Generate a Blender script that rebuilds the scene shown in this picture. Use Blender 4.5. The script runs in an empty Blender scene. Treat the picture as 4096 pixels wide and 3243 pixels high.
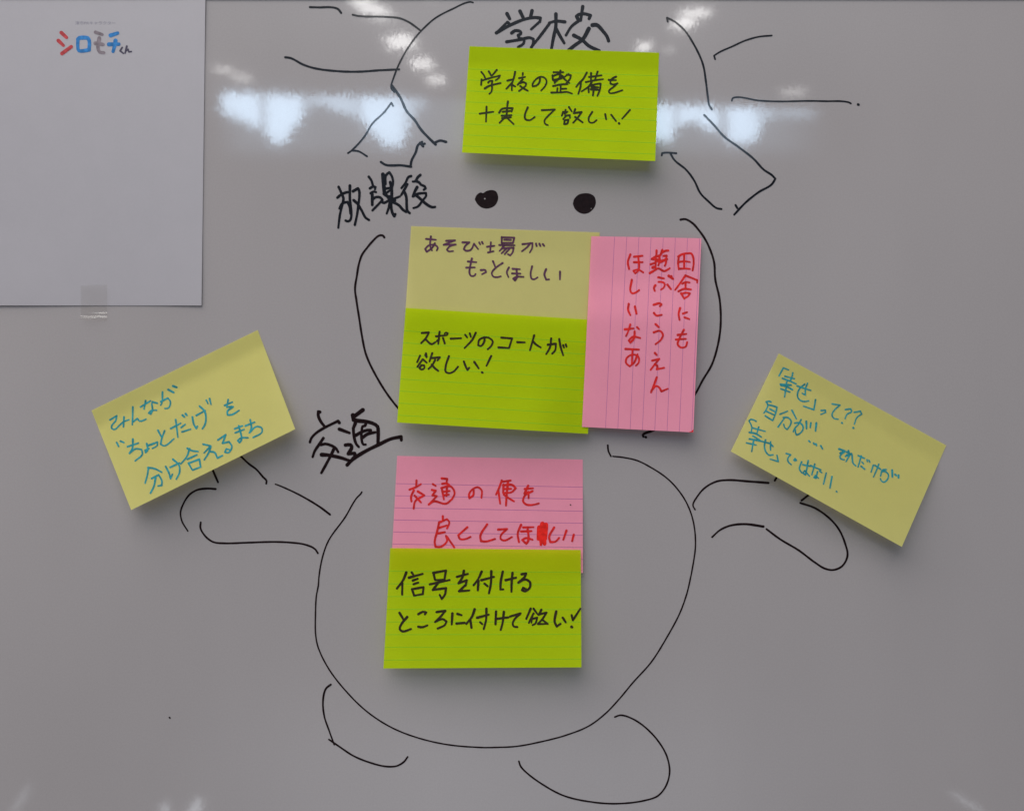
import bpy, math, random
from mathutils import Vector
random.seed(7)

# ------------------------------------------------------------------ camera, world, lamps
sc = bpy.context.scene
COL = sc.collection
PXW, PXH = 4096.0, 3243.0            # the photograph's pixels; the board plane is y = 0
S = 0.685 / PXW                      # metres on the board per photograph pixel
D = 0.75                             # camera to board
cam_d = bpy.data.cameras.new('camera'); cam = bpy.data.objects.new('camera', cam_d)
COL.objects.link(cam); cam.location = (0, -D, 0); cam.rotation_euler = (math.radians(90), 0, 0)
cam_d.sensor_width = 36; cam_d.lens = 36 * D / 0.685; cam_d.clip_start = 0.01; cam_d.clip_end = 100
sc.camera = cam
world = bpy.data.worlds.new('World'); sc.world = world; world.use_nodes = True
wb = world.node_tree.nodes['Background']
wb.inputs[0].default_value = (0.93, 0.96, 1.0, 1); wb.inputs[1].default_value = 0.19
sc.view_settings.view_transform = 'Standard'; sc.view_settings.look = 'None'
sc.view_settings.exposure = 0; sc.view_settings.gamma = 1

def area(name, loc, direction, sx, sy, radiance, color, spin=0.0):
    l = bpy.data.lights.new(name, 'AREA'); l.shape = 'RECTANGLE'; l.size = sx; l.size_y = sy
    l.energy = radiance * 4 * sx * sy; l.color = color
    o = bpy.data.objects.new(name, l); COL.objects.link(o); o.location = loc
    q = Vector(direction).to_track_quat('-Z', 'Y')
    o.rotation_euler = q.to_euler()
    if spin: o.rotation_euler.rotate_axis('Z', spin)
    return o

def bpt(px, py): return ((px - PXW / 2) * S, (PXH / 2 - py) * S)

# the room's ceiling fluorescents near the board: the main, soft light from above
area('ceiling_lamp_near', (-1.25, -1.2, 2.0), (0.35, 0.35, -1.0), 4.6, 2.1, 2.45, (1.0, 0.965, 0.90))
# soft daylight of the window wall over the whole room
area('room_daylight', (-1.2, -5.5, 2.9), (0.2, 1.0, -0.45), 3.6, 0.8, 1.2, (0.85, 0.93, 1.0))

# windows on the far wall, mirrored in the glossy board (L metres from it): one strip of panes with
# posts between them and the dark tree line outside, as a procedural pattern across the lamp
L = 6.0
K = (D + L) / D
def lnode(l, kind, **kw):
    n = l.node_tree.nodes.new(kind)
    for k_, v_ in kw.items(): setattr(n, k_, v_)
    return n
def lmath(l, op, a, b=None, clamp=False):
    n = lnode(l, 'ShaderNodeMath', operation=op); n.use_clamp = clamp
    for i, v in enumerate((a, b)):
        if v is None: continue
        if hasattr(v, 'links'): l.node_tree.links.new(v, n.inputs[i])
        else: n.inputs[i].default_value = v
    return n.outputs[0]
def lstep(l, v, lo, hi):
    n = lnode(l, 'ShaderNodeMapRange'); n.interpolation_type = 'SMOOTHSTEP'; n.clamp = True
    l.node_tree.links.new(v, n.inputs[0]); n.inputs[1].default_value = lo; n.inputs[2].default_value = hi
    return n.outputs[0]
def lcurve(l, v, pts):
    n = lnode(l, 'ShaderNodeFloatCurve'); l.node_tree.links.new(v, n.inputs['Value'])
    c = n.mapping.curves[0]
    c.points[0].location = pts[0]; c.points[1].location = pts[-1]
    for p in pts[1:-1]: c.points.new(*p)
    for p in c.points: p.handle_type = 'VECTOR'
    n.mapping.update(); return n.outputs[0]
def shaded(o, build):
    l = o.data; l.use_nodes = True
    em = [n for n in l.node_tree.nodes if n.type == 'EMISSION'][0]
    geo = lnode(l, 'ShaderNodeNewGeometry'); sep = lnode(l, 'ShaderNodeSeparateXYZ')
    l.node_tree.links.new(geo.outputs['Position'], sep.inputs[0])
    l.node_tree.links.new(build(l, sep.outputs), em.inputs['Strength'])
WX0, WX1, WY0, WY1 = 840.0, 3340.0, 340.0, 660.0
(wxa, wza), (wxb, wzb) = bpt(WX0, WY0), bpt(WX1, WY1)
win = area('window_light', ((wxa + wxb) / 2 * K, -L, (wza + wzb) / 2 * K), (0, 1, 0), (wxb - wxa) * K, (wza - wzb) * K, 13.0, (0.60, 0.79, 1.0))
RIDGE = [(840, 450), (930, 475), (980, 498), (1040, 520), (1080, 572), (1110, 590), (1140, 575), (1170, 525), (1200, 498), (1225, 470), (1250, 428), (1300, 432), (1350, 455),
         (1400, 468), (1440, 482), (1470, 520), (1500, 555), (1540, 590), (1580, 602), (1610, 585), (1640, 520), (1670, 470), (1720, 430), (2300, 560), (2690, 574), (2712, 508),
         (2790, 492), (2815, 525), (2880, 538), (2905, 565), (2930, 580), (3000, 582), (3029, 562), (3060, 492), (3120, 476), (3240, 484), (3340, 470)]
BRIGHT = [(840, 0), (872, 0), (905, 1), (1026, 1), (1044, .42), (1058, .42), (1076, 1), (1205, 1), (1222, .16), (1236, .5), (1320, .72), (1400, .66), (1436, .5), (1462, 1), (1596, .95),
          (1640, .5), (1680, .3), (1725, 0), (2200, 0), (2300, 1), (2686, 1), (2700, .5), (2712, .6), (2726, 1), (2862, 1), (2882, .3), (2906, .34), (2922, 1), (3015, .92), (3050, .5),
          (3110, .26), (3180, .36), (3240, .26), (3285, 0), (3340, 0)]
def window_pattern(l, xyz):
    px = lmath(l, 'ADD', lmath(l, 'DIVIDE', xyz[0], S * K), PXW / 2)             # metres along the wall, in board units
    py = lmath(l, 'SUBTRACT', PXH / 2, lmath(l, 'DIVIDE', xyz[2], S * K))
    u = lmath(l, 'DIVIDE', lmath(l, 'SUBTRACT', px, WX0), WX1 - WX0)
    ridge = lcurve(l, u, [((x - WX0) / (WX1 - WX0), (y - WY0) / (WY1 - WY0)) for x, y in RIDGE])
    bright = lcurve(l, u, [((x - WX0) / (WX1 - WX0), y) for x, y in BRIGHT])
    v = lmath(l, 'DIVIDE', lmath(l, 'SUBTRACT', py, WY0), WY1 - WY0)
    below = lstep(l, lmath(l, 'SUBTRACT', ridge, v), -.03, .085)
    top = lstep(l, lmath(l, 'SUBTRACT', lmath(l, 'SUBTRACT', py, 362.0), lmath(l, 'MULTIPLY', lmath(l, 'SUBTRACT', px, 890.0), .027)), 0.0, 22.0)
    sky = lmath(l, 'MULTIPLY', lmath(l, 'MULTIPLY', below, bright), top)
    side = lmath(l, 'MULTIPLY', lstep(l, px, WX0, WX0 + 160), lstep(l, px, WX1, WX1 - 260))
    glow = lmath(l, 'MULTIPLY', lmath(l, 'MULTIPLY', lstep(l, py, 660.0, 560.0), side), lmath(l, 'MULTIPLY', top, .10))
    return lmath(l, 'ADD', sky, glow)
shaded(win, window_pattern)

def soft(o, axes, centre, half, edge):
    """fade a lamp towards its rim"""
    def build(l, xyz):
        r = None
        for a_, c_, h_ in zip(axes, centre, half):
            d = lmath(l, 'DIVIDE', lmath(l, 'ABSOLUTE', lmath(l, 'SUBTRACT', xyz[a_], c_)), h_)
            m_ = lstep(l, d, 1.0, 1.0 - edge)
            r = m_ if r is None else lmath(l, 'MULTIPLY', r, m_)
        return r
    shaded(o, build)
# ceiling fluorescents further off, mirrored in the upper part of the board
ZC = 1.55
def ceiling(x0, x1, y0, y1, rad, spin=0.0, edge=.75, name='ceiling_lamp'):
    xa, za = bpt(x0, y0); xb, zb = bpt(x1, y1)
    def hit(x, z):
        t = (ZC - z) / z
        return x + x * t, -D * t
    xm = (xa + xb) / 2
    pxn, pyn = hit(xm, za); pxf, pyf = hit(xm, zb)
    w = abs(hit(xb, (za + zb) / 2)[0] - hit(xa, (za + zb) / 2)[0])
    c = ((pxn + pxf) / 2, (pyn + pyf) / 2, ZC); h = abs(pyn - pyf)
    o = area(name, c, (0, 0.0001, -1), w, h, rad, (1.0, 0.985, 0.97), spin)
    soft(o, (0, 1), c, (w / 2, h / 2), edge)
CL = 15.5
for c in [(1375, 1520, -12, 30, CL, .2), (1405, 1580, 18, 62, CL, .2), (1460, 1620, 54, 90, CL * .35, .2), (1515, 1690, 130, 206, CL * .9, .25),
          (1625, 1750, 226, 284, CL * .85, .25), (1690, 1800, 296, 346, CL * .7, .25),
          (2700, 2870, 28, 76, CL * .9, -.3), (2670, 2800, 64, 126, CL, -.3), (2535, 2616, 164, 214, CL, -.1),
          (3100, 3250, 352, 386, CL * .4, 0), (840, 950, 262, 298, CL * .45, .5), (910, 1030, 292, 334, CL * .4, .5),
          (2640, 2710, 184, 216, CL * .25, 0)]:
    ceiling(*c)
# unseen lamps added for streaks and a weak sheen towards the board's head and foot
def low(x0, x1, y0, y1, rad, spin, edge=.8, name='foot_streak_lamp', col=(.86, .92, 1.0), dist=2.5):
    xa, za = bpt(x0, y0); xb, zb = bpt(x1, y1); k = (D + dist) / D
    c = ((xa + xb) / 2 * k, -dist, (za + zb) / 2 * k); w = abs(xb - xa) * k; h = abs(za - zb) * k
    o = area(name, c, (0, 1, 0), w, h, rad, col, spin)
    cs, sn = math.cos(spin), math.sin(spin)
    def build(l, xyz):
        dx = lmath(l, 'SUBTRACT', xyz[0], c[0]); dz = lmath(l, 'SUBTRACT', xyz[2], c[2])
        p = lmath(l, 'ADD', lmath(l, 'MULTIPLY', dx, cs), lmath(l, 'MULTIPLY', dz, SG * sn))
        q = lmath(l, 'SUBTRACT', lmath(l, 'MULTIPLY', dz, cs), lmath(l, 'MULTIPLY', dx, SG * sn))
        r = None
        for v, hh in ((p, w / 2), (q, h / 2)):
            m_ = lstep(l, lmath(l, 'DIVIDE', lmath(l, 'ABSOLUTE', v), hh), 1.0, 1.0 - edge)
            r = m_ if r is None else lmath(l, 'MULTIPLY', r, m_)
        return r
    shaded(o, build)
SG = 1.0
low(632, 684, 3195, 3275, 4.2, 0); low(752, 812, 3170, 3290, 5.2, -.6)  # added small lamps, mirrored as sheen streaks along the board's foot
low(66, 80, 3080, 3330, 3.6, -.55); low(92, 101, 3110, 3300, 2.6, -.55)
low(3860, 3878, 3090, 3330, 4.4, 1.02); low(3968, 3980, 3200, 3340, 2.6, .95)
low(200, 3900, 2500, 3900, .75, 0, .9, 'foot_sheen_lamp', (.80, .88, 1.0))  # broad dim lamp added for a pale sheen low on the board
low(-600, 4600, -700, 520, .9, 0, .95, 'head_sheen_lamp', (.84, .93, 1.0))  # its counterpart, added for the sheen at the top

# ------------------------------------------------------------------ helpers
def tag(o, label=None, cat=None, group=None, kind=None):
    if label: o['label'] = label
    if cat: o['category'] = cat
    if group: o['group'] = group
    if kind: o['kind'] = kind
    return o
def empty(name, loc):
    o = bpy.data.objects.new(name, None); o.empty_display_size = 0.02
    COL.objects.link(o); o.location = loc; return o
def mesh(name, verts, faces, m, parent=None, smooth=False):
    me = bpy.data.meshes.new(name)
    off = Vector(parent.location) if parent else Vector((0, 0, 0))
    me.from_pydata([tuple(Vector(v) - off) for v in verts], [], faces)
    if smooth:
        for p in me.polygons: p.use_smooth = True
    me.materials.append(m); me.update()
    o = bpy.data.objects.new(name, me); COL.objects.link(o)
    if parent: o.parent = parent
    return o

def newmat(name):
    m = bpy.data.materials.new(name); m.use_nodes = True
    return m, m.node_tree.nodes, m.node_tree.links, m.node_tree.nodes['Principled BSDF']
def math_node(n, l, op, a, b):
    x = n.new('ShaderNodeVectorMath'); x.operation = op
    for i, v in enumerate((a, b)):
        if v is None: continue
        if hasattr(v, 'links'): l.new(v, x.inputs[i])
        else: x.inputs[i].default_value = v
    return x
def noise(n, l, vec, scale, detail=2.0, rough=.5):
    t = n.new('ShaderNodeTexNoise'); t.inputs['Scale'].default_value = scale
    t.inputs['Detail'].default_value = detail; t.inputs['Roughness'].default_value = rough
    l.new(vec, t.inputs['Vector']); return t

def board_material():
    m, n, l, b = newmat('glossy_white_enamel')
    geo = n.new('ShaderNodeNewGeometry'); pos = geo.outputs['Position']
    # faint smears of wiped marker and mottling of the enamel
    st = math_node(n, l, 'MULTIPLY', pos, (7.0, 1.0, 3.0))
    t = noise(n, l, st.outputs[0], 1.0, 4.0)
    g = noise(n, l, pos, 900.0, 2.0)
    r1 = n.new('ShaderNodeMapRange'); r1.inputs[1].default_value = .3; r1.inputs[2].default_value = .7
    r1.inputs[3].default_value = .945; r1.inputs[4].default_value = 1.02
    l.new(t.outputs['Fac'], r1.inputs[0])
    r2 = n.new('ShaderNodeMapRange'); r2.inputs[1].default_value = .25; r2.inputs[2].default_value = .75
    r2.inputs[3].default_value = .965; r2.inputs[4].default_value = 1.035
    l.new(g.outputs['Fac'], r2.inputs[0])
    mu = n.new('ShaderNodeMath'); mu.operation = 'MULTIPLY'
    l.new(r1.outputs[0], mu.inputs[0]); l.new(r2.outputs[0], mu.inputs[1])
    sc_ = n.new('ShaderNodeVectorMath'); sc_.operation = 'SCALE'
    sc_.inputs[0].default_value = (.396, .363, .374); l.new(mu.outputs[0], sc_.inputs['Scale'])
    l.new(sc_.outputs[0], b.inputs['Base Color'])
    b.inputs['Roughness'].default_value = .045
    b.inputs['IOR'].default_value = 1.5
    # orange-peel ripples of the enamel: fine wavy vertical ones over long soft waves
    v1 = math_node(n, l, 'MULTIPLY', pos, (760.0, 1.0, 280.0)); n1 = noise(n, l, v1.outputs[0], 1.0, 1.5)
    v2 = math_node(n, l, 'MULTIPLY', pos, (60.0, 1.0, 45.0)); n2 = noise(n, l, v2.outputs[0], 1.0, 2.0)
    s1 = math_node(n, l, 'SUBTRACT', n1.outputs['Color'], (.5, .5, .5)); s1 = math_node(n, l, 'MULTIPLY', s1.outputs[0], (.0085, 0, .0070))
    s2 = math_node(n, l, 'SUBTRACT', n2.outputs['Color'], (.5, .5, .5)); s2 = math_node(n, l, 'MULTIPLY', s2.outputs[0], (.0022, 0, .0022))
    a = math_node(n, l, 'ADD', geo.outputs['Normal'], s1.outputs[0]); a = math_node(n, l, 'ADD', a.outputs[0], s2.outputs[0])
    nn = math_node(n, l, 'NORMALIZE', a.outputs[0], None)
    l.new(nn.outputs[0], b.inputs['Normal'])
    return m
def paper(name, col, rough=.8, mott=.03, spec=.15, trans=0.0):
    m, n, l, b = newmat(name)
    geo = n.new('ShaderNodeNewGeometry'); pos = geo.outputs['Position']
    t = noise(n, l, pos, 1100.0, 2.0); t2 = noise(n, l, pos, 60.0, 3.0)
    ad = n.new('ShaderNodeMath'); ad.operation = 'ADD'; l.new(t.outputs['Fac'], ad.inputs[0]); l.new(t2.outputs['Fac'], ad.inputs[1])
    r = n.new('ShaderNodeMapRange'); r.inputs[1].default_value = .7; r.inputs[2].default_value = 1.3
    r.inputs[3].default_value = 1 - mott; r.inputs[4].default_value = 1 + mott
    l.new(ad.outputs[0], r.inputs[0])
    s = n.new('ShaderNodeVectorMath'); s.operation = 'SCALE'; s.inputs[0].default_value = col; l.new(r.outputs[0], s.inputs['Scale'])
    l.new(s.outputs[0], b.inputs['Base Color'])
    b.inputs['Roughness'].default_value = rough; b.inputs['Specular IOR Level'].default_value = spec
    if trans > 0:                     # thin paper lets some light through
        tr = n.new('ShaderNodeBsdfTranslucent'); mx = n.new('ShaderNodeMixShader'); mx.inputs[0].default_value = trans
        tr.inputs['Color'].default_value = (col[0] ** .6, col[1] ** .6, max(col[2], .01) ** .6, 1); l.new(b.outputs[0], mx.inputs[1]); l.new(tr.outputs[0], mx.inputs[2])
        l.new(mx.outputs[0], n['Material Output'].inputs['Surface'])
    return m
def ink(name, col, rough=.6, spec=.12, var=.25):
    m, n, l, b = newmat(name)
    geo = n.new('ShaderNodeNewGeometry')
    t = noise(n, l, geo.outputs['Position'], 350.0, 2.0)
    r = n.new('ShaderNodeMapRange'); r.inputs[1].default_value = .3; r.inputs[2].default_value = .7
    r.inputs[3].default_value = 1 - var; r.inputs[4].default_value = 1 + var
    l.new(t.outputs['Fac'], r.inputs[0])
    s = n.new('ShaderNodeVectorMath'); s.operation = 'SCALE'; s.inputs[0].default_value = col; l.new(r.outputs[0], s.inputs['Scale'])
    l.new(s.outputs[0], b.inputs['Base Color'])
    b.inputs['Roughness'].default_value = rough; b.inputs['Specular IOR Level'].default_value = spec
    return m

def back_of(front, col):
    m, n, l, b = newmat(front.name + '_back')
    b.inputs['Base Color'].default_value = (*col, 1); b.inputs['Roughness'].default_value = .9; b.inputs['Specular IOR Level'].default_value = .1
    tr = n.new('ShaderNodeBsdfTranslucent'); mx = n.new('ShaderNodeMixShader'); mx.inputs[0].default_value = .75
    tr.inputs['Color'].default_value = (.97, .97, .93, 1); l.new(b.outputs[0], mx.inputs[1]); l.new(tr.outputs[0], mx.inputs[2])
    l.new(mx.outputs[0], n['Material Output'].inputs['Surface']); return m
M_board = board_material()
M_lime = paper('lime_paper', (.62, .81, .004), trans=.46)
M_pale = paper('pale_yellow_paper', (.86, .80, .275), trans=.46)
M_khaki = paper('buff_yellow_paper', (.86, .79, .31), trans=.44)
M_pink = paper('pink_paper', (.985, .355, .50), trans=.20)
M_white = paper('white_print_paper', (.425, .400, .438), .4, .02, .5)
BACK = {M_lime: back_of(M_lime, (.5, .68, .01)), M_pale: back_of(M_pale, (.66, .62, .15)), M_khaki: back_of(M_khaki, (.6, .56, .17)), M_pink: back_of(M_pink, (.88, .26, .36))}
M_rule_g = ink('green_rule', (.22, .58, .02), var=.04); M_rule_p = ink('violet_rule', (.42, .13, .34), var=.04)
M_black = ink('board_marker_ink', (.013, .006, .007), .3, .06)
M_black_refl = ink('reflection_tinted_marker_ink', (.010, .011, .016), .08, .22)  # same black marker, with the bluish tint of reflections put into its colour
M_pen = ink('black_pen_ink', (.022, .026, .006)); M_pen2 = ink('brown_black_pen_ink', (.028, .019, .008))
M_purple = ink('purple_black_pen_ink', (.095, .034, .075)); M_teal = ink('teal_pen_ink', (.025, .25, .29))
M_red = ink('red_pen_ink', (.62, .018, .018)); M_redd = ink('solid_red_ink', (.80, .02, .015))
M_alu = paper('grey_frame_aluminium', (.20, .21, .24), .4, .03, .5)
P_red = ink('red_print', (.50, .07, .08)); P_blue = ink('blue_print', (.045, .21, .52)); P_grey = ink('mauve_grey_print', (.24, .20, .23))
P_dark = ink('dark_print', (.09, .08, .12)); P_cap = ink('grey_caption_print', (.25, .24, .30))

# ------------------------------------------------------------------ drawing strokes as thin ribbons
def split_corners(p):
    out = []; cur = [p[0]]
    for i in range(1, len(p)):
        cur.append(p[i])
        if 0 < i < len(p) - 1:
            a = Vector(p[i]) - Vector(p[i - 1]); b = Vector(p[i + 1]) - Vector(p[i])
            if a.length > 0 and b.length > 0 and a.angle(b) > math.radians(72):
                out.append(cur); cur = [p[i]]
    out.append(cur); return out
def catmull(p, step):
    if len(p) < 3:
        a, b = Vector(p[0]), Vector(p[-1]); n = max(2, int((b - a).length / step) + 1)
        return [a.lerp(b, i / (n - 1)) for i in range(n)]
    q = [Vector(x) for x in p]
    q = [q[0] + (q[0] - q[1])] + q + [q[-1] + (q[-1] - q[-2])]
    res = []
    for i in range(1, len(q) - 2):
        p0, p1, p2, p3 = q[i - 1:i + 3]
        d1 = max((p2 - p1).length, 1e-6); d0 = max((p1 - p0).length, 1e-6); d2 = max((p3 - p2).length, 1e-6)
        m1 = ((p1 - p0) / d0 * d1 + (p2 - p1)) * .5; m2 = ((p2 - p1) + (p3 - p2) / d2 * d1) * .5
        n = max(2, int(d1 / step))
        for k in range(n):
            t = k / n; t2 = t * t; t3 = t2 * t
            res.append((2 * t3 - 3 * t2 + 1) * p1 + (t3 - 2 * t2 + t) * m1 + (-2 * t3 + 3 * t2) * p2 + (t3 - t2) * m2)
    res.append(q[-2]); return res

WG = 1.12
class Ink:
    """collects strokes given in photograph pixels, laid on a surface function place(px,py,height)"""
    def __init__(s, place, base=.00012): s.v = []; s.f = []; s.k = 0; s.place = place; s.base = base
    def piece(s, pts, w0, w1, wob):
        s.k += 1; zb = s.base + (s.k % 14) * .000006
        n = len(pts); ph = random.random() * 6
        rows = []
        L_, R_ = [], []
        for i, p in enumerate(pts):
            t = i / (n - 1)
            d = (pts[min(i + 1, n - 1)] - pts[max(i - 1, 0)])
            d = d.normalized() if d.length > 1e-9 else Vector((1, 0))
            nr = Vector((-d.y, d.x)); w = (w0 + (w1 - w0) * t) * .5 * (1 + wob * math.sin(ph + i * .55))
            h = zb + t * .000005
            L_.append((p + nr * w, h)); R_.append((p - nr * w, h))
        def cap(c, d, w, h, sign):
            base = len(s.v); arc = []
            a0 = math.atan2(d.y, d.x)
            for j in range(1, 6):
                a = a0 + sign * math.pi / 2 - sign * math.pi * j / 6
                arc.append((c + Vector((math.cos(a), math.sin(a))) * w, h))
            return arc
        d0 = (pts[0] - pts[1]).normalized(); d1 = (pts[-1] - pts[-2]).normalized()
        wa = (L_[0][0] - R_[0][0]).length / 2; wb_ = (L_[-1][0] - R_[-1][0]).length / 2
        b = len(s.v)
        for (p, h) in L_ + R_: s.v.append(s.place(p.x, p.y, h))
        for i in range(n - 1): s.f.append((b + i, b + i + 1, b + n + i + 1, b + n + i))
        for (pt, d, w, h, il, ir) in ((pts[0], d0, wa, zb, b, b + n), (pts[-1], d1, wb_, zb + .000005, b + n - 1, b + 2 * n - 1)):
            a0 = math.atan2(d.y, d.x); bb = len(s.v); ids = []
            for j in range(1, 6):
                a = a0 - math.pi / 2 + math.pi * j / 6
                q = pt + Vector((math.cos(a), math.sin(a))) * w
                ids.append(len(s.v)); s.v.append(s.place(q.x, q.y, h))
            # order so that the fan closes from one side of the ribbon to the other
            first = Vector((math.cos(a0 - math.pi / 2), math.sin(a0 - math.pi / 2)))
            lvec = (L_[0][0] - pt) if il == b else (L_[-1][0] - pt)
            if lvec.dot(first) > 0: s.f.append((il, *ids, ir))
            else: s.f.append((ir, *ids, il))
    def stroke(s, pts, w, step=None, taper=(1, 1), wob=.05):
        step = step or max(w * .55, 3.0)
        if len(pts) == 1: pts = [pts[0], (pts[0][0] + .8, pts[0][1] + .8)]
        secs = split_corners(pts); total = len(secs)
        for i, q in enumerate(secs):
            a = taper[0] + (taper[1] - taper[0]) * i / total; b = taper[0] + (taper[1] - taper[0]) * (i + 1) / total
            s.piece(catmull(q, step), w * a, w * b, wob)
    def text(s, crop, w, data):
        ox, oy, k = crop
        for st in data.replace('\n', ' ').split(';'):
            st = st.strip()
            if not st: continue
            ww = w * WG; tp = (1.06, .88)
            if st[0] == 'w': a, st = st.split(':'); ww = float(a[1:]) * WG
            pts = [tuple(float(c) for c in q.split(',')) for q in st.split()]
            pts = [(ox + a * k, oy + b * k) for a, b in pts]
            s.stroke(pts, ww * random.uniform(.95, 1.06), taper=tp)
        return s
    def build(s, name, m, parent):
        o = mesh(name, s.v, s.f, m, parent)
        # make every face look at the camera side (-y)
        me = o.data
        flip = [p.index for p in me.polygons if p.normal.y > 0]
        if flip:
            import bmesh
            bm = bmesh.new(); bm.from_mesh(me); bm.faces.ensure_lookup_table()
            bmesh.ops.reverse_faces(bm, faces=[bm.faces[i] for i in flip]); bm.to_mesh(me); bm.free()
        return o

def on_board(px, py, h=0.0):
    x, z = bpt(px, py); return (x, -h, z)

# ------------------------------------------------------------------ the whiteboard
board = empty('whiteboard', (0, 0, -.2))
tag(board, 'glossy white marker board filling the whole view, drawn on in black', 'whiteboard')
def box(name, x0, x1, y0, y1, z0, z1, m, parent, bev=0):
    v = [(x, y, z) for x in (x0, x1) for y in (y0, y1) for z in (z0, z1)]
    f = [(0, 1, 3, 2), (4, 6, 7, 5), (0, 4, 5, 1), (2, 3, 7, 6), (0, 2, 6, 4), (1, 5, 7, 3)]
    return mesh(name, v, f, m, parent)
ZT = bpt(0, 0.8)[1]
box('panel', -.85, .95, 0, .014, -.62, ZT + .004, M_board, board)
v = []; f = []
prof = [(0, ZT), (-.001, ZT + .0002), (-.0022, ZT + .004), (-.0022, ZT + .018), (-.001, ZT + .021), (.016, ZT + .021), (.016, ZT)]
for x in (-.87, .97):
    for (y, z) in prof: v.append((x, y, z))
n_ = len(prof)
f = [(i, (i + 1) % n_, n_ + (i + 1) % n_, n_ + i) for i in range(n_)] + [tuple(range(n_)), tuple(range(2 * n_ - 1, n_ - 1, -1))]
mesh('frame_rail', v, f, M_alu, board)

CR = dict(L=(1100, 0, .41724), R=(2560, 0, .52691), S=(1900, 0, .37089), HO=(1300, 660, .2318), KO=(1180, 1600, .2318),
          EY=(1820, 700, .31525), AL=(660, 1780, .38943), AR=(2380, 1640, .50997), BL=(1180, 2300, .46851), BR=(1980, 2300, .55215),
          H0=(1380, 900, .45662), D=(2300, 920, .4918), A=(1800, 160, .41724), A1=(1900, 260, .13908), A2=(2180, 260, .15763),
          B=(1560, 880, .41724), C=(1560, 1220, .41724), D1=(2540, 970, .13468), E=(340, 1300, .44488), F=(2880, 1380, .48008),
          F1=(3040, 1440, .16393), F2=(2950, 1640, .14372), F3=(3300, 1760, .15763), G=(1500, 1800, .41724), H=(1500, 2160, .41724),
          P=(200, 60, .1669), X=(0, 0, 1))
def line(crop, w, pts, m=M_black, name='marker_stroke', taper=(1, 1), wob=.03):
    k = Ink(on_board); ox, oy, s_ = CR[crop]
    for seg in pts.split(';'):
        q = [tuple(float(c) for c in a.split(',')) for a in seg.split()]
        k.stroke([(ox + a * s_, oy + b * s_) for a, b in q], w * 1.1, step=5, taper=taper, wob=.05)
    return k.build(name, m, board)
N = M_black_refl
line('L', 8, '335,72 400,74 600,88 635,128', N); line('L', 7.5, '745,145 800,157 1050,165 1200,180 1290,220 1390,292', N)
line('L', 6.5, '1898,28 1872,22 1700,90 1540,175 1440,260 1340,370 1240,520 1170,660 1130,770 1115,815 1115,850 1145,885', N)
line('L', 8, '98,552 150,560 270,622 380,657 600,685 800,690 1000,677 1190,668', N)
line('L', 9.5, '1120,822 1170,890 1210,955 1260,1065 1340,1155 1400,1245 1480,1330 1540,1388;1530,1372 1580,1350 1640,1362', N)
line('L', 7, '1133,1018 1115,988 1050,1075 940,1180 850,1320 740,1440 700,1470;740,1445 800,1452 882,1500', N)
line('L', 9, '1015,1555 1060,1582 1130,1588 1200,1586 1305,1600;1300,1595 1308,1545 1350,1460 1370,1395 1410,1362;1390,1372 1420,1405;1405,1385 1435,1380', N)
line('R', 7.5, '210,168 205,138 260,165 340,235 385,300 450,420 480,500 500,620 515,740 525,800 545,832', N)
line('R', 6.5, '570,452 562,425 600,400 700,355 800,310 900,282 1000,272', N)
line('R', 6.5, '697,767 703,748 730,740 900,765 1060,772 1280,768 1400,770 1585,779 1600,787', N)
line('R', 10, '1655,795 1659,797', N, 'marker_dot')
line('R', 8, '488,875 560,950 640,1040 740,1112 860,1205 940,1290 1000,1330 1027,1358 1000,1400 900,1460 800,1540 715,1630;725,1558 738,1580', N)
line('R', 7.5, '165,1182 168,1164 200,1160 275,1165;230,1165 260,1215 350,1290 410,1370 460,1470 520,1530 580,1580 618,1588', N)
line('H0', 8, '345,110 330,92 300,93 240,145 190,205 150,260 120,350 105,440 88,560 100,660 125,820 150,980 180,1120 215,1210 250,1280 300,1370 370,1480 430,1560 480,1620')
line('X', 8, '2722,879 2741,877 2771,894 2792,917 2822,960 2841,1000 2856,1048 2861,1117 2878,1195 2883,1264 2880,1328 2866,1402 2846,1461 2811,1520 2780,1576 2740,1620')
line('D', 9, '640,1628 620,1636 575,1650 552,1665 556,1680;574,1683 577,1685')
line('AL', 8, '470,200 495,265 545,380'); line('AL', 7.5, '700,40 780,115 860,190 940,250 1010,330 1043,365 1040,395')
line('AL', 7, '520,450 440,445 330,460 250,510 190,600 160,690 175,780 235,882', taper=(1.15, .8))
line('AL', 7, '1135,400 1200,425 1400,520 1600,640 1695,712', taper=(.8, 1.15))
line('AL', 7, '367,792 365,850 420,940 500,995 600,1006 850,1000 1120,992 1300,1000 1440,1020 1540,1065 1570,1108')
# the long open curve under the notes
def conv(c, s):
    ox, oy, k = CR[c]; return ['%.1f,%.1f' % (ox + float(a.split(',')[0]) * k, oy + float(a.split(',')[1]) * k) for a in s.split()]
line('X', 5.0, ' '.join(conv('AL', '2022,480 2010,500 1970,540 1850,740 1680,980 1620,1140') +
     conv('BL', '205,10 200,80 182,180 175,330 178,520 200,620 290,800 420,970 600,1150 800,1285 1000,1370 1280,1440 1600,1468') +
     conv('BR', '0,1245 150,1238 330,1205 520,1155 680,1090 800,1000 900,895 1000,775 1130,630 1250,440 1340,270 1390,130 1420,0') +
     conv('AR', '760,1260 788,1050 770,870 720,730 640,610 560,530 440,450 330,395 230,372 140,362')), M_black, taper=(1.15, 1.15))
line('AR', 6.5, '100,275 105,320 125,362')
line('AR', 7.5, '785,780 768,745 800,680 860,610 950,560 1040,548 1200,558 1360,570', taper=(.8, 1.2))
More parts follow.
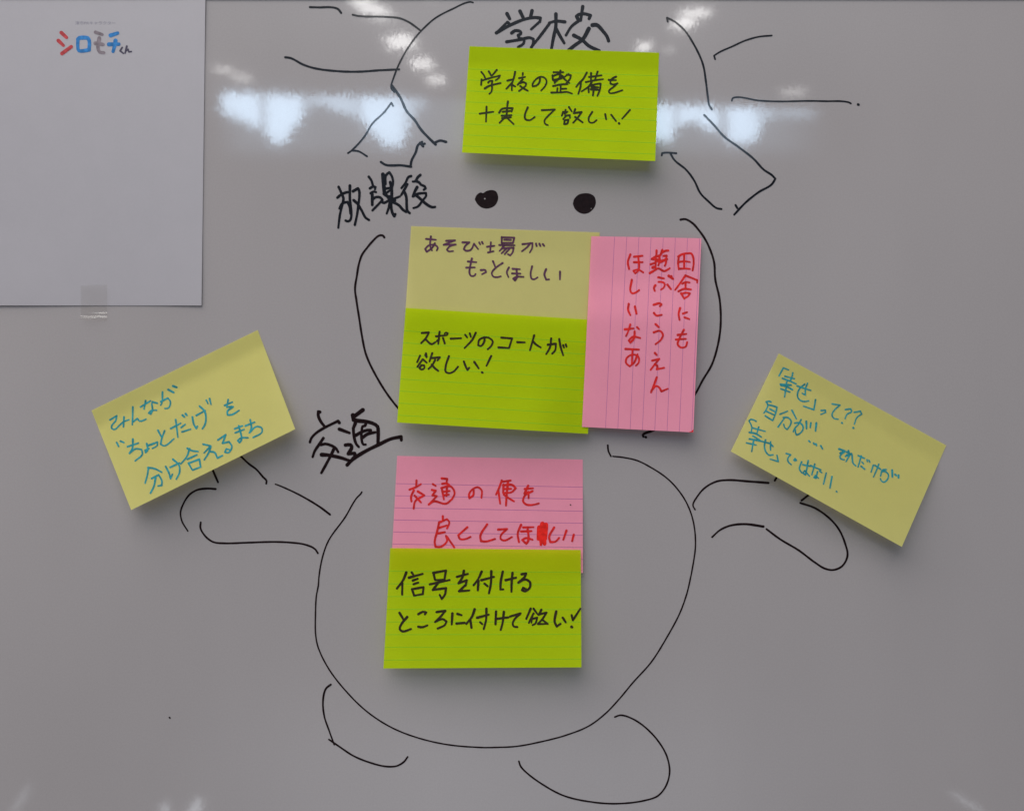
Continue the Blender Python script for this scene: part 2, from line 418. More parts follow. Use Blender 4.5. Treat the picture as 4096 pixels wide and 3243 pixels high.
line('AR', 8, '1410,552 1440,500'); line('AR', 8, '918,995 980,940 1060,905 1180,893 1320,912', taper=(.8, 1.2))
line('AR', 7.5, '1345,932 1450,1010 1600,1100 1720,1190 1800,1240 1870,1252 1940,1220 1980,1140 1960,1040 1910,930 1830,840 1720,765 1610,727')
line('AR', 8, '1620,708 1700,645')
line('BL', 7, '305,932 265,965 240,1060 250,1200 290,1320 335,1445', taper=(1.1, .8))
line('BL', 6.8, '290,1400 375,1458 500,1540 650,1600 780,1630 870,1625 930,1590 962,1548')
line('BR', 6.5, '868,1025 910,1012 1000,1040 1100,1110 1190,1210 1245,1310 1265,1420 1240,1520 1180,1595 1080,1630 880,1652 700,1640 500,1595 340,1510 220,1420 185,1380 173,1345')
line('X', 6, '678,2868 680,2870', name='marker_dot')

k = Ink(on_board).text(CR['S'], 10.5, '''w13:345,152 375,208;w13:485,125 520,195;w13:615,120 598,192;w10:230,360 350,240;w11:230,358 380,275 540,210 650,193 705,198 700,240;
w10:700,235 605,320;w11:352,245 382,272;395,360 430,335 490,345 495,365 465,385 475,412 530,425 525,470 465,512;340,455 490,430 590,410 630,425 625,480 608,515;
w12:872,155 870,300 848,400 825,525;w11:970,240 870,232 800,250;800,262 720,370 605,515;w11:870,300 910,380 962,468''')
k.build('marker_word', M_black_refl, board)
k = Ink(on_board).text(CR['S'], 10.5, '''w12:1162,75 1150,150 1140,225;w12:1108,205 1095,180 1120,160 1180,153 1245,170 1230,205;w11:1130,220 1040,290 980,385;w13:1265,275 1310,272 1380,340 1425,400 1440,445;
w13:1065,385 1150,430 1230,500 1340,550;w13:1228,312 1160,430 1085,485 1010,545''')
k.build('marker_word', M_black_refl, board)
k = Ink(on_board).text(CR['HO'], 9.5, '''235,380 285,490 318,580 300,680 258,860 230,1085;215,565 290,505 400,470 430,475;430,360 430,600 455,850 440,945 400,975 355,960;
w10:255,750 300,665 385,640 425,720 440,840;485,455 570,405 590,450 575,700 555,850 515,1035;w10:495,610 560,670 640,800 700,910 760,950''')
k.build('marker_word', M_black_refl, board)
k = Ink(on_board).text(CR['HO'], 9.5, '''755,205 800,270 830,370;775,405 830,375 870,385 862,420;w10:790,490 840,462 880,470;w11:815,510 815,690;820,600 870,560 950,560 990,605 950,650 820,785;
w15:1000,165 1012,320 1025,500;w12:1020,500 1085,545;1040,330 1050,180 1110,130 1155,200 1175,300 1155,390;w11:1125,300 1150,420 1150,560 1140,700 1160,820 1195,885 1212,850;1040,412 1130,395;1040,500 1120,440;1065,530 1110,600;
990,645 1020,655 1090,620 1200,580 1290,545;1120,640 1100,740 1065,840;w10:1170,640 1280,700 1340,770 1400,812;w15:1110,560 1200,612''')
k.build('marker_word', M_black_refl, board)
k = Ink(on_board).text(CR['HO'], 9.5, '''1485,195 1440,210 1390,310 1320,400;w10:1420,335 1380,410 1315,520;w10:1370,470 1400,540 1410,700 1420,790 1460,832;1645,175 1600,215 1555,285 1515,288;
w10:1560,280 1620,300 1660,345 1720,370 1735,405 1705,430;w10:1590,385 1555,450 1515,545;1530,540 1600,500 1740,485 1745,530 1680,620 1600,720 1525,745;w11:1575,525 1660,600 1760,685 1850,730 1900,725''')
k.build('marker_word', M_black_refl, board)
k = Ink(on_board).text(CR['KO'], 10.5, '''w12:430,205 400,195;405,200 400,260 440,360 515,460;765,390 745,360 640,410 500,480 350,580 280,660 258,725;w11:490,655 420,760 340,880 305,980;
450,770 520,755 620,780 710,835 745,895;w11:670,845 620,950 540,1100 455,1255;w14:460,940 560,945;w12:560,945 780,990 930,1040''')
k.build('marker_word', M_black, board)
k = Ink(on_board).text(CR['KO'], 11, '''w15:1170,170 1010,290;w16:1000,260 1010,345;w14:1010,340 1080,355 1230,370 1340,400 1425,455 1435,540 1432,760;w13:1040,400 1010,480;1005,480 1020,640 1060,760 1100,805;
1050,605 1150,550 1250,518 1305,520 1300,560;1160,650 1250,585 1380,555;w10:1222,400 1210,440 1170,450 1150,540 1150,680 1180,765 1220,765;w12:765,500 940,565;
w13:870,775 960,770 980,800 920,925 1030,915 1040,950 990,1015;w13:900,1118 980,1035 1200,890 1450,765 1650,670 1830,632 1835,690''')
k.build('marker_word', M_black, board)

def blot(crop, outline, hole, hr):
    ox, oy, k_ = CR[crop]
    o = [Vector((ox + a * k_, oy + b * k_)) for a, b in outline]
    o = catmull(o + [o[0]], 3.0)[:-1]; c = Vector((ox + hole[0] * k_, oy + hole[1] * k_))
    v = []; f = []; n = len(o)
    for r in range(4):
        for p in o:
            q = c + (p - c).normalized() * hr
            v.append(on_board(*(q.lerp(p, r / 3)), .00007))
    for r in range(3):
        for i in range(n):
            j = (i + 1) % n; f.append((r * n + i, r * n + j, (r + 1) * n + j, (r + 1) * n + i))
    kk = Ink(on_board); kk.v = v; kk.f = f
    return kk.build('marker_blot', M_black, board)
blot('EY', [(250, 310), (275, 255), (330, 222), (352, 232), (400, 205), (470, 192), (520, 210), (545, 260), (545, 320), (505, 390), (450, 420), (390, 428), (330, 410), (280, 365)], (378, 302), 3.0)
blot('EY', [(1495, 370), (1510, 310), (1565, 252), (1640, 233), (1710, 238), (1768, 275), (1787, 330), (1778, 395), (1740, 450), (1690, 485), (1630, 495), (1570, 475), (1520, 430)], (1728, 426), 1.8)

# ------------------------------------------------------------------ sticky notes
def sm(a, b, x):
    t = min(max((x - a) / (b - a), 0), 1); return t * t * (3 - 2 * t)
class Note:
    """a sheet given by its four seen corners (TL TR BR BL) and its lift off the board h(u,v)"""
    def __init__(s, label, cat, corners, lift, m, nu=30, nv=24, group='sticky notes on the whiteboard', thick=.00013, name='sticky_note'):
        s.c = corners; s.lift = lift; s.nu = nu; s.nv = nv
        cx = sum(p[0] for p in corners) / 4; cy = sum(p[1] for p in corners) / 4
        s.root = empty(name, s.pt(.5, .5, 0)); tag(s.root, label, cat, group)
        v = []; f = []
        for side in (0, -thick):
            for j in range(nv + 1):
                for i in range(nu + 1): v.append(s.pt(i / nu, j / nv, side))
        W = nu + 1; B0 = W * (nv + 1)
        for j in range(nv):
            for i in range(nu):
                a = j * W + i
                f.append((a, a + W, a + W + 1, a + 1)); f.append((B0 + a, B0 + a + 1, B0 + a + W + 1, B0 + a + W))
        def rim(*ids):
            b_ = len(v); v.extend(v[q_] for q_ in ids); f.append(tuple(range(b_, b_ + 4)))
        for i in range(nu):
            rim(i, i + 1, B0 + i + 1, B0 + i); a = nv * W + i; rim(a + 1, a, B0 + a, B0 + a + 1)
        for j in range(nv):
            a = j * W; rim(a + W, a, B0 + a, B0 + a + W); a = j * W + nu; rim(a, a + W, B0 + a + W, B0 + a)
        s.sheet = mesh('sheet', v, f, m, s.root, smooth=False)
        if m in BACK: s.sheet.data.materials.append(BACK[m])
        for k_, p in enumerate(s.sheet.data.polygons):
            p.use_smooth = k_ < nu * nv * 2
            if m in BACK and k_ < nu * nv * 2 and k_ % 2: p.material_index = 1
    def px(s, u, v):
        (ax, ay), (bx, by), (cx, cy), (dx, dy) = s.c
        return ((ax * (1 - u) + bx * u) * (1 - v) + (dx * (1 - u) + cx * u) * v, (ay * (1 - u) + by * u) * (1 - v) + (dy * (1 - u) + cy * u) * v)
    def inv(s, X, Y):
        u = v = .5
        for _ in range(8):
            x, y = s.px(u, v); e = 1e-4
            xu, yu = s.px(u + e, v); xv, yv = s.px(u, v + e)
            a, b, c, d = (xu - x) / e, (xv - x) / e, (yu - y) / e, (yv - y) / e
            det = a * d - b * c; rx, ry = X - x, Y - y
            u += (d * rx - b * ry) / det; v += (-c * rx + a * ry) / det
        return u, v
    def raised(s, X, Y, h):
        x, z = bpt(X, Y); q = 1 - h / D; return (x * q, -h, z * q)
    def pt(s, u, v, dh=0.0):
        X, Y = s.px(u, v); return s.raised(X, Y, s.lift(u, v) + .0003 + dh)
    def place(s, X, Y, h):
        u, v = s.inv(X, Y); return s.raised(X, Y, s.lift(min(max(u, 0), 1), min(max(v, 0), 1)) + .0003 + h)
    def rules(s, start, step, n, m, vertical=False, w=.00034, last=None):
        for k_ in range(n):
            c = start + step * k_; vs = []; fs = []; nn = s.nv if vertical else s.nu
            hw = .0019 if not vertical else .0019
            for i in range(nn + 1):
                t = min(max(i / nn, .0008), .9992)
                for sg in (-1, 1):
                    uv = (t, c + sg * hw) if not vertical else (c + sg * hw * .9, t)
                    vs.append(s.pt(uv[0], uv[1], .00006))
            for i in range(nn): fs.append((2 * i, 2 * i + 1, 2 * i + 3, 2 * i + 2))
            kk = Ink(None); kk.v = vs; kk.f = fs; kk.build('ruled_line', m, s.root)
    def write(s, w, m, *parts, name='line_of_writing'):
        k_ = Ink(s.place)
        for crop, data in parts: k_.text(CR[crop], w, data)
        return k_.build(name, m, s.root)

def curl(H, v0=.2, p=1.25, side=0.0, wave=0.0):
    def f(u, v):
        t = max(v - v0, 0) / (1 - v0)
        return H * t ** p * (1 + side * (2 * u - 1)) + wave * t * math.sin(math.pi * u)
    return f
Q = '#'
# top lime note
A = Note('topmost lime green sticky note, right above the two black dots', 'sticky note',
         [(1878, 186), (2636.6, 212), (2621, 645), (1848, 611)], curl(.0150, .17, 1.0), M_lime)
A.rules(.213, .1033, 8, M_rule_g)
A.write(7.2, M_pen, ('A1', '''180,205 250,290 300,400;395,190 465,310;625,150 500,300;175,580 190,420 200,455 400,390 715,310 690,370 595,445;380,510 430,465 500,460 485,560 490,680 460,790 410,835;280,680 400,610 735,525;
1155,205 1110,400 1060,560 1060,735;930,455 1080,420;1060,520 900,690;1090,590 1160,625;1375,240 1370,300;1265,385 1440,350;1370,420 1225,575;1290,530 1400,500 1470,540 1450,610 1350,690 1265,755;1300,610 1380,670 1515,745;
1870,400 1850,510 1760,600 1660,620 1655,560 1720,450 1820,370 1920,345 2020,390 2060,490 2010,620 1900,740'''),
        ('A2', '''215,190 465,190;390,150 370,320 240,460;w8:190,270 200,390;190,290 350,240 450,290 440,330 230,380;w9:240,400 420,330;w8:380,300 470,310;w8:240,380 250,460;600,240 560,260 480,320;560,250 655,265 640,340 560,450 510,500;480,350 560,420 620,465;
205,540 400,500 570,490;400,510 390,700;430,610 540,605;315,595 305,690;160,705 400,700 560,690 685,730;
1060,200 960,370 860,470 790,560;910,430 900,560 845,735;1170,210 1165,380;1335,175 1270,370;1115,310 1435,268;1035,440 1250,395 1475,365;1190,430 1120,540 930,675;1100,560 1110,700;w7:1130,530 1300,490 1410,475 1400,600 1330,790;w9:1170,620 1340,630;1180,560 1360,570;w8:1250,560 1230,680 1215,780;
1805,300 1720,340 1660,410 1660,480 1740,500 1840,470 1740,560 1620,670 1640,715 1740,715 1860,680 1965,645;1620,385 1800,390'''))
A.write(7.2, M_pen, ('A', '''285,708 415,690;350,640 345,785;555,592 548,640;472,698 495,665 600,655 590,688;505,690 580,682;495,728 590,722;545,655 540,720 500,770 475,795;535,735 570,770 610,808;500,752 585,742;
745,648 718,720 722,760 765,770 812,740;880,675 1005,668 935,735 905,775 912,805 938,818;1085,690 1072,728;1108,672 1100,708 1125,690;1140,645 1168,688;1118,725 1085,760;1105,728 1148,722 1150,750;1098,775 1095,808 1125,802 1135,765 1098,772;1200,665 1185,705;1190,702 1262,692 1225,745 1180,795;1200,740 1235,765 1272,792;
1365,690 1330,750 1335,788 1370,795 1405,770;1488,712 1497,762;1545,718 1592,780;1725,672 1650,757;w8:1620,800 1624,805'''))

# buff note with purple-black writing
B = Note('buff yellow unruled sticky note with dark purple writing, upper left of the middle cluster', 'sticky note',
         [(1644.7, 905), (2398.7, 930), (2376, 1382), (1614, 1359)], curl(.0050, .2, 1.0), M_khaki)
B.write(7, M_purple, ('B', '''345,182 440,190;392,158 385,250 402,292;430,225 400,270 352,305 337,278 370,245 430,240 458,265 448,292;538,200 622,195 515,238 630,235 570,255 545,285 560,300 605,298;
695,215 760,215 720,250 708,280 730,295 775,285 800,240 805,228 845,280;855,215 865,235;882,212 890,228;930,257 1000,248;967,215 960,300;940,312 992,300;1072,165 1070,222;1075,167 1192,170 1178,222;1095,190 1160,192;1080,220 1175,220;1048,240 1195,243;1095,245 1050,298;1075,272 1185,265 1175,312 1152,340 1130,328;1115,275 1070,320;1145,275 1100,328;
1270,232 1365,222 1362,270 1340,312;1345,222 1320,255 1265,300;1400,228 1406,252;1432,228 1442,250;1465,232 1478,248'''))
B.write(7, M_purple, ('B', '''785,370 768,450 762,510 780,538 812,532 820,518;745,398 828,405;730,457 812,455;870,480 915,482 920,500 882,520;987,395 1010,452;1080,412 1012,460 975,510 990,542 1030,548 1062,540;
1140,455 1120,500 1135,548;1175,468 1245,472;1170,512 1250,514;1212,470 1215,555 1198,580 1180,562 1212,545 1280,545;1362,445 1348,520 1360,565 1385,568 1415,550;1497,472 1480,520 1497,572 1525,570;1630,495 1629,570'''))

# lime note stuck over it
def liftC(u, v):
    return .0058 + .0088 * (max(v - .24, 0) / .76) ** 1.2 * (1 - .72 * sm(.7, 1, u))
C = Note('lime green ruled sticky note overlapping the buff one, left half of the middle cluster', 'sticky note',
         [(1622.6, 1231.7), (2378, 1280), (2352, 1735), (1588, 1689.4)], liftC, M_lime)
C.rules(.199, .1052, 8, M_rule_g)
C.write(7.6, M_pen2, ('C', '''305,268 372,263 345,315 298,365;338,325 400,375 435,355;440,300 528,290;475,255 462,372;470,325 450,345;508,315 525,368;w6:540,263 553,270 545,288 527,288 524,272 540,263;582,322 682,318;720,285 740,310;765,272 775,305;822,265 790,330 715,412;
905,315 905,345 870,393 845,385 855,335 905,310 955,318 985,350 970,392 935,425;1068,312 1170,320 1142,410;1040,406 1140,412;1220,356 1292,358;1382,290 1342,432;1368,345 1400,378 1445,406;1512,380 1590,370 1582,435 1555,465;1545,320 1535,400 1497,470;1622,325 1635,400 1660,480;1660,385 1668,408;1685,378 1693,400'''))
C.write(7.6, M_pen2, ('C', '''288,485 260,548;w8:338,478 350,500;345,462 352,498;312,520 262,592;315,520 352,552;300,580 282,602 300,618 328,605 328,578 300,575;405,460 378,540;395,508 478,500 455,530;432,525 405,575 368,612;400,570 430,605 462,630;
565,490 535,580 535,640 570,652 612,635 652,590;708,540 722,580 742,622 760,600;808,545 850,607;970,488 925,582;w9:882,645 888,648'''))

# upright pink note
def liftD(u, v):
    base = .0012 + .0036 * v + .0042 * sm(.2, .45, v)
    return base + .0032 * max(u - .2, 0) ** 1.3
Dn = Note('pink ruled sticky note hung upright with three columns of red writing', 'sticky note',
          [(2365.4, 945), (2805.6, 953.4), (2773.6, 1729), (2328, 1706.9)], liftD, M_pink, nu=22, nv=34)
Dn.rules(.211, .1105, 8, M_rule_p, vertical=True)
Dn.write(7.4, M_red, ('D1', '''1300,420 1280,620 1300,800;1285,420 1400,350 1550,325 1670,330 1730,450 1740,650 1710,830;1460,370 1460,760;1290,580 1480,560 1630,580;1320,780 1500,775 1630,785;
1500,975 1360,1180 1190,1410;1500,980 1700,1060 1850,1120 1845,1190;1400,1225 1500,1175 1620,1190;1500,1190 1500,1360;1290,1450 1450,1380 1660,1395;1370,1510 1465,1670;1380,1530 1500,1490 1630,1510 1580,1590 1480,1650'''),
         ('D', '''w8:855,635 843,680 850,730;878,680 912,668;890,710 930,724;885,812 850,880 835,930 862,955 900,948 912,912;835,853 905,845;820,890 902,885'''))
Dn.write(7.4, M_red, ('D1', '''w8:640,240 635,380;w8:500,490 600,430 760,370 820,240;810,220 740,400;w8:820,290 900,250 990,240;w10:540,490 640,510 740,520;620,390 610,760;w8:850,400 940,390 920,480 800,540 610,560;w8:720,400 730,560 690,680;760,580 960,495;w8:920,490 920,600 885,695;
w8:460,650 600,600;w10:530,740 600,720;w8:440,910 560,840 700,770 760,800 850,850 930,830 1030,765;w9:700,530 800,560;
w8:690,1035 860,1070;700,1170 800,1175 880,1220 860,1330 770,1400;w8:605,1270 560,1350 590,1440;960,1250 1065,1385;w9:1000,990 1130,1080;w8:1080,1000 1100,1060'''),
         ('D', '''w8:640,608 690,596 703,605 690,620;w8:642,674 660,695 705,690;w8:655,765 682,790;640,832 690,820 715,850 700,890 655,928;w8:650,1000 664,1015;628,1062 685,1048 650,1090 615,1137;648,1092 670,1105 665,1132 725,1120;w8:665,1198 642,1260 618,1320;622,1305 660,1268 685,1280 702,1312 755,1290'''))
Dn.write(7.6, M_red, ('D', '''w8:450,200 430,260 440,318;480,218 548,210;480,262 550,262;515,215 515,330 490,352 475,332 512,322 555,345;462,405 452,500 465,515 490,510 522,488;w8:437,600 432,650 450,692;w8:487,622 500,680;405,808 475,800;450,768 430,830 415,862;505,790 520,806;485,825 480,880 450,915 437,898 470,868 530,878;
w8:410,967 520,972;468,975 462,1088;508,1012 480,1078 445,1108 415,1080 420,1042 470,1012 515,1030 518,1078 495,1102'''))
# red corner of the pad showing at the foot
kk = Ink(Dn.place)
tri = [(2753, 1728.5), (2772.5, 1727.8), (2774, 1717)]
kk.v = [Dn.place(a, b, .00008) for a, b in tri] + [Dn.place((tri[0][0] + tri[2][0]) / 2 + 2, (tri[0][1] + tri[2][1]) / 2 + 1.5, .00008)]; kk.f = [(0, 1, 2, 3)]
kk.build('red_corner', M_redd, Dn.root)

# tilted yellow notes
E = Note('plain pale yellow sticky note tilted up to the right, below the poster', 'sticky note',
         [(365.8, 1641.7), (1030.9, 1320), (1180.8, 1716), (524.6, 2039.4)], curl(.0160, .16, 1.0), M_pale)
E.write(6.6, M_teal, ('E', '''225,852 285,815 275,860 240,905 240,928 265,938 305,905 345,870 395,850;350,825 345,915;430,735 428,820 425,895;430,870 470,840 490,862 515,860 548,845;500,735 590,680;545,680 530,755;605,690 650,702;w6:600,705 605,770 590,800 572,790 595,768 645,765;
680,688 745,655 768,690 750,745 718,750;697,602 690,700 680,720;w8:748,580 797,606;w8:792,548 825,560'''))
E.write(6.6, M_teal, ('E', '''285,1055 302,1090;318,1042 350,1055;382,1092 480,1060;430,1025 425,1110 400,1152 455,1112 508,1118 515,1160 450,1220;555,1065 562,1125 545,1145 540,1125 575,1108;560,1085 620,1060;w6:595,1075 650,1050 648,1082 605,1108;655,945 690,1010;715,950 690,1020 680,1070 712,1085 800,1022;
770,930 860,882;815,850 835,1008;865,920 900,892;872,960 950,935;w8:877,810 893,825;w8:905,797 915,810;965,825 978,890 1000,930 1010,908;1000,812 1080,768;1030,728 1075,775 1087,850 1075,900 1055,932;1090,675 1105,705;1120,662 1132,712;
1255,722 1325,692;1287,670 1275,738 1320,730;1330,735 1280,775 1282,808 1320,805 1385,767'''))
E.write(6.6, M_teal, ('E', '''570,1285 562,1340 540,1420;565,1280 625,1290 690,1322;600,1378 662,1345 690,1398 690,1440 655,1445;635,1370 618,1450 588,1510;725,1270 755,1330 768,1380 785,1340;765,1278 850,1238;790,1205 845,1260 850,1320 820,1385;
940,1110 915,1180 860,1248;920,1108 960,1128 1015,1135;920,1205 1005,1165;930,1240 965,1302;935,1240 1028,1205 1040,1275 968,1302;1062,1070 1130,1085 1070,1148;1130,1095 1110,1150 1072,1210;1118,1135 1165,1145 1190,1195 1235,1172;
1195,1032 1265,985 1235,1062 1295,1048 1320,1090 1290,1145 1258,1142 1270,1112 1300,1120;1345,932 1415,905;1350,968 1430,938;1382,905 1405,1035 1388,1055 1372,1038 1400,1015 1465,1012;1442,905 1525,872;1485,850 1495,925 1478,968 1540,912 1588,925 1590,962 1510,1010'''))
F = Note('plain pale yellow sticky note tilted down to the right, at the right side', 'sticky note',
         [(3115, 1413.6), (3785, 1780.9), (3607.3, 2186.5), (2923, 1804.9)], curl(.0160, .16, 1.0), M_pale)
F.write(5.8, M_teal, ('F1', '''465,385 570,190 700,240;800,310 780,410;610,395 840,455;545,445 700,500 880,580;760,460 740,500;655,530 640,580;w7:500,590 620,600 760,610;w7:510,610 640,640 790,720;510,700 730,780;660,600 620,760 600,900;
905,630 1240,740;1160,565 1110,700 1105,850 1030,810;w6:1090,590 980,680 920,800 920,900 980,980 1080,1010 1190,995;1355,965 1315,1210 1065,1125'''),
        ('F', '''842,545 878,542 880,560 840,577;935,490 1000,500 950,545 933,582 950,610 985,617;1045,537 1090,530 1095,555 1060,575 1042,612;w7:1016,647 1019,650;1118,560 1170,550 1180,575 1140,605 1120,658;w7:1110,689 1114,692'''))
F.write(5.8, M_teal, ('F1', '''w6:265,1020 230,1005 150,1015 190,1090 150,1210 95,1290;190,1090 300,1110 415,1150 380,1300 310,1475;240,1190 360,1255;140,1240 350,1340;130,1360 300,1470;485,1320 670,1245;780,1225 885,1430;440,1630 590,1420;570,1400 680,1400 760,1490 730,1600 660,1690 600,1640 580,1560;
w7:1130,1495 1135,1670;w7:1240,1535 1225,1645;w7:1375,1535 1355,1730'''),
        ('F2', '''1770,265 1700,390 1600,500 1550,600;1595,360 1720,350 1820,440 1820,540 1720,660 1640,690 1610,600 1610,540'''),
        ('F', '''w6:740,797 752,808;w6:780,815 785,825 800,822 805,838;w6:840,838 855,865;w7:992,865 1040,880 1000,900;w6:1042,885 1000,925 1005,945 1035,955;w6:1055,890 1100,912;w7:1070,880 1078,920;w6:1055,915 1098,908;w7:1095,905 1045,925;w6:1078,920 1050,970;w6:1100,915 1110,985 1132,1005'''),
        ('F3', '''840,390 1000,460;920,400 840,680;940,555 980,600;915,660 1010,735;1065,495 1075,545;1115,510 1140,560;1225,635 1170,810;1265,635 1415,740;1365,610 1340,680 1230,935;
w6:1550,745 1460,760 1410,910;w6:1455,790 1540,800 1610,880 1580,1000 1490,1065 1430,1030 1405,975;w7:1705,760 1710,930;w7:1780,870 1810,895;w7:1865,890 1865,955'''))
F.write(5.8, M_teal, ('F2', '''w5.4:520,310 440,270 360,260 320,300 370,390 400,480 385,590;410,490 770,590;590,470 540,640;w6.4:330,620 500,650 660,745;430,720 620,830;w6.4:330,800 500,830 800,900 920,940 990,1010;450,840 430,940 395,1150;250,910 520,970;
780,825 750,1000 790,1160 880,1250 990,1240;920,880 920,1110;1100,1255 1135,1430 910,1360;1355,1205 1480,1240 1400,1340 1410,1430 1495,1515;w7:1575,1390 1600,1350 1635,1390 1600,1405'''),
        ('F', '''680,972 662,1030 680,1062;w6:735,962 725,1020 712,1080 690,1065 705,1045 745,1090;690,995 750,1008;755,1003 840,1038;790,990 765,1078;830,1048 848,1062;w6:812,1055 800,1108 782,1103 795,1085 820,1108;w6:885,1065 862,1158;w6:933,1095 916,1190;w6:970,1218 975,1222'''))

# lower pink note and the lime note over its foot
G = Note('pink ruled sticky note with red writing and a scribbled blot, below the middle cluster', 'sticky note',
         [(1588.9, 1823), (2331, 1837.5), (2331.5, 2291), (1563.8, 2277.7)], curl(.0052, .2, 1.0), M_pink)
G.rules(.243, .1062, 7, M_rule_p)
G.write(7.8, M_red, ('G', '''398,290 395,345;330,378 400,350 440,325;372,385 345,450 350,490;410,395 472,432 385,490 370,560;380,435 440,500;640,270 692,275 685,315;645,322 680,318 710,330;635,362 720,345 755,380 762,420 740,465;640,365 660,470;650,398 715,390;655,432 708,425;690,350 685,440;555,325 582,342;
545,380 582,388 550,432 592,440 540,495 520,515;515,520 560,490 680,512 740,468;945,375 942,430 905,460 900,430 930,378 985,355 1022,385 1020,455;1215,290 1190,360 1160,425;1182,385 1200,512;1215,302 1300,290;1275,300 1262,430 1255,530;1228,335 1320,335 1348,365 1310,402 1232,410;1232,330 1228,410;1240,372 1305,370;1235,425 1280,458 1332,490;
1435,372 1515,365;1468,340 1450,380 1432,415 1472,400 1472,460;1510,392 1440,430 1420,490 1450,520 1510,524 1570,510'''))
kk = Ink(G.place).text(CR['G'], 4, '1872,522 1878,527'); kk.build('pen_speck', M_pen2, G.root)
G.write(8, M_red, ('G', '''650,632 650,672;622,690 690,660 712,690 690,750;615,690 595,780 572,880 580,925 630,925 690,870 680,820;610,745 690,720;605,797 670,785;690,830 760,930;885,738 798,815 815,850 870,850 915,830;1075,710 1010,820 1015,870 1060,875 1150,850;1180,760 1265,755 1205,820 1205,850 1240,865 1312,832;
1400,715 1368,800 1380,880;1420,740 1520,737;1400,778 1500,775;1462,740 1468,870 1450,895 1412,860 1445,842 1510,857;1717,740 1670,830 1680,880 1730,875 1765,840;1835,770 1805,857;1905,810 1890,870'''))
kk = Ink(G.place).text(CR['G'], 17, 'w17:1605,705 1590,780 1595,880;w17:1638,715 1622,800 1625,895;w15:1575,740 1565,850;w15:1642,730 1632,850;w12:1595,850 1590,905')
kk.build('scribbled_blot', M_redd, G.root)
def liftH(u, v):
    return .0060 + .0100 * (max(v - .2, 0) / .8) ** 1.2
H = Note('lime green ruled sticky note lowest of all, over the foot of the lower pink one', 'sticky note',
         [(1560.5, 2191.3), (2322.8, 2198.4), (2326, 2668), (1533.4, 2672.4)], liftH, M_lime)
H.rules(.191, .1055, 8, M_rule_g)
H.write(8.6, M_pen2, ('H', '''300,308 270,380 210,462;262,410 260,520;352,308 372,338;325,358 455,322;362,385 410,368;370,420 415,405;355,468 375,530;358,468 465,448 458,515 375,530;560,312 575,380;558,312 680,290 665,378 578,382;525,422 715,380;600,415 555,475 680,458 670,520 640,562 620,522;
785,350 890,322;852,292 840,350 800,412 880,382 868,435;865,430 805,488 905,480;1022,300 990,370 945,430;992,388 985,478;1020,382 1140,350;1115,297 1110,420 1092,508;1050,415 1080,440;1225,300 1205,400 1202,470 1230,470;1252,382 1352,358;1318,312 1310,400 1308,492;1405,325 1448,318 1435,350 1375,405 1440,375 1485,400 1485,450 1440,488 1410,478 1420,455 1450,470'''))
H.write(8.6, M_pen2, ('H', '''235,695 275,762;308,735 255,800 237,850 262,872 345,850;415,707 460,685 492,690 478,710;415,828 455,832 502,815;590,687 675,675 620,740 575,782 650,755 685,778 670,810 600,845;742,700 735,805;790,705 830,717;780,797 860,790;955,660 930,730 875,800;915,770 925,838;980,742 1090,712;1068,655 1065,760 1042,850;1008,785 1028,802;
1160,682 1155,805;1170,752 1278,738;1235,685 1225,780 1205,858;1295,730 1395,700 1335,760 1320,800 1330,825 1365,830;1492,655 1450,752;w8:1520,655 1562,712;w8:1520,700 1475,790;w7:1505,735 1500,790;w7:1518,750 1555,740 1535,800 1510,812;w8:1595,665 1570,715;w8:1580,708 1645,692 1600,760 1560,802;w8:1600,758 1655,800;w7:1565,802 1655,800;
1737,682 1722,780 1742,825 1778,800;1800,742 1828,785;1885,717 1897,765 1968,655;w11:1885,829 1889,832'''))

# ------------------------------------------------------------------ the poster and its tape
def liftP(u, v):
    return .0002 + .0009 * (.5 + .5 * math.sin(u * 5.2 + 1.4)) * sm(.72, 1, v) + .0003 * sm(.8, 1, u) + .0015 * sm(.93, 1, u) * (1 - sm(0, .25, v)) * .4
P = Note('white printed sheet with a coloured brush title, taped at the upper left', 'poster',
         [(-60, -34), (822, -34), (806, 1222), (-66, 1222)], liftP, M_white, nu=40, nv=50, group=None, name='printed_sheet')
del_group = P.root.get('group')
k = Ink(P.place); k.text(CR['P'], 13.5, '270,430 395,545;200,620 320,735;285,930 510,765'); k.build('printed_letter', P_red, P.root)
k = Ink(P.place); k.text(CR['P'], 14, '668,590 700,560 800,548 900,560 938,620 935,840 800,865 690,860 668,800 668,600'); k.build('printed_letter', P_blue, P.root)
k = Ink(P.place); k.text(CR['P'], 13, '1090,420 1250,475;1180,560 1150,800 1190,895 1290,910;1085,685 1270,712'); k.build('printed_letter', P_grey, P.root)
k = Ink(P.place); k.text(CR['P'], 14, '1450,495 1620,440;1410,710 1650,705;1570,620 1545,750 1510,880'); k.build('printed_letter', P_blue, P.root)
k = Ink(P.place); k.text(CR['P'], 6.5, '1730,785 1680,865 1760,925;1840,755 1800,915;1825,860 1870,830 1890,890 1950,880'); k.build('printed_letter', P_dark, P.root)
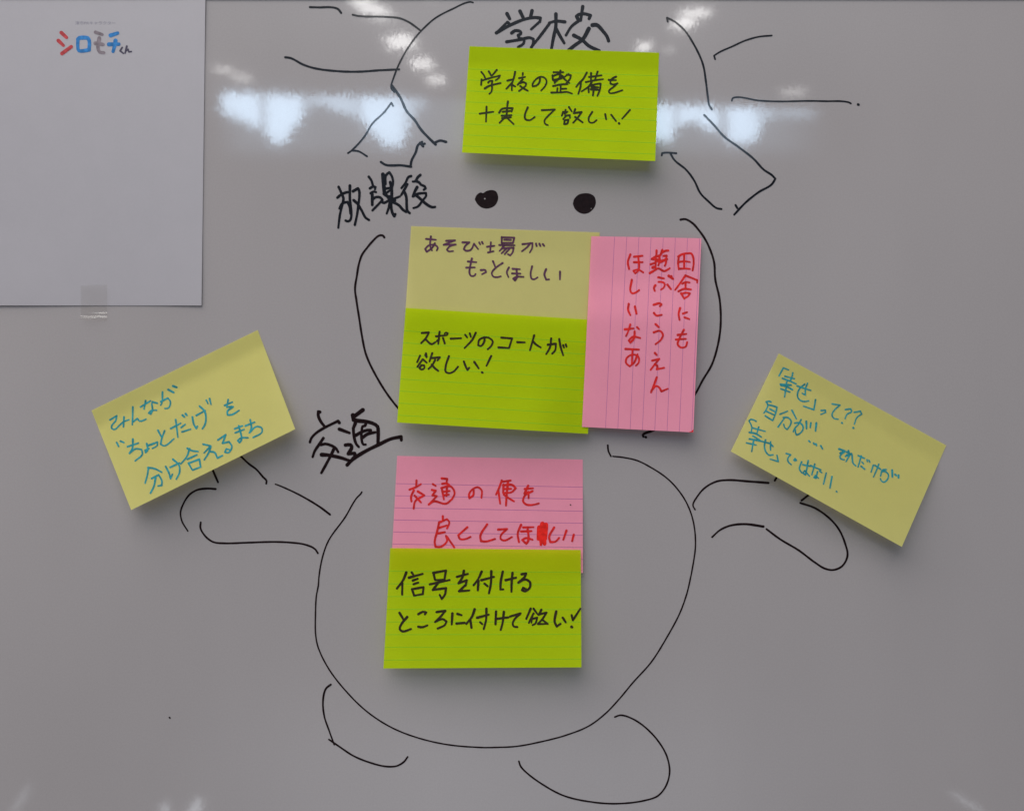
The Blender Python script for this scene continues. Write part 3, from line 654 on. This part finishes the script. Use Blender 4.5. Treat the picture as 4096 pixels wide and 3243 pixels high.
# the small grey caption, one short word run over the title
try:
    cu = bpy.data.curves.new('caption', 'FONT'); cu.body = '津市PRキャラクター'; cu.size = 15.5 * S; cu.extrude = 0
    to = bpy.data.objects.new('caption_curve', cu); COL.objects.link(to)
    dg = bpy.context.evaluated_depsgraph_get(); me0 = to.evaluated_get(dg).to_mesh()
    vs = [(v_.co.x / S, v_.co.y / S) for v_ in me0.vertices]; fs = [tuple(p.vertices) for p in me0.polygons]
    to.to_mesh_clear() if hasattr(to, 'to_mesh_clear') else None
    if vs:
        wid = max(a for a, b in vs); q = 162.0 / wid
        kk = Ink(None); kk.v = [P.place(300 + a * q, 99 - b, .00005) for a, b in vs]; kk.f = fs
        kk.build('printed_caption', P_cap, P.root)
    bpy.data.objects.remove(to)
except Exception as e:
    print('caption skipped', e)

# clear adhesive tape
mt, n, l, b = newmat('clear_tape')
tp = n.new('ShaderNodeBsdfTransparent'); tp.inputs[0].default_value = (.972, .964, .952, 1)
gl = n.new('ShaderNodeBsdfGlossy'); gl.inputs['Roughness'].default_value = .16; gl.inputs['Color'].default_value = (1, 1, 1, 1)
mx = n.new('ShaderNodeMixShader'); mx.inputs[0].default_value = .07; l.new(tp.outputs[0], mx.inputs[1]); l.new(gl.outputs[0], mx.inputs[2])
l.new(mx.outputs[0], n['Material Output'].inputs['Surface']); n.remove(b)
tape = empty('adhesive_tape', P.raised(375, 1210, .002))
tag(tape, 'short strip of clear tape over the lower edge of the white printed sheet', 'tape')
vs = []; fs = []; nu, nv = 10, 40
for j in range(nv + 1):
    t = j / nv
    for i in range(nu + 1):
        u = i / nu
        X = 323 + 105 * u - 6 * sm(.85, 1, t) * (1 - u); Y = 1143 + 137 * t - 4 * math.sin(u * 2.2) * (1 - t) + 4 * u * sm(.8, 1, t)
        h = .0024 - .0014 * sm(.45, .7, t) + .0022 * math.exp(-((t - .935 - .02 * math.sin(u * 6)) / .03) ** 2) * (1 + .5 * math.sin(u * 5)) + .0006 * math.exp(-((t - .83) / .03) ** 2) * u
        vs.append(P.raised(X, Y, h))
for j in range(nv):
    for i in range(nu):
        a = j * (nu + 1) + i; fs.append((a, a + nu + 1, a + nu + 2, a + 1))
mesh('tape_strip', vs, fs, mt, tape, smooth=True)
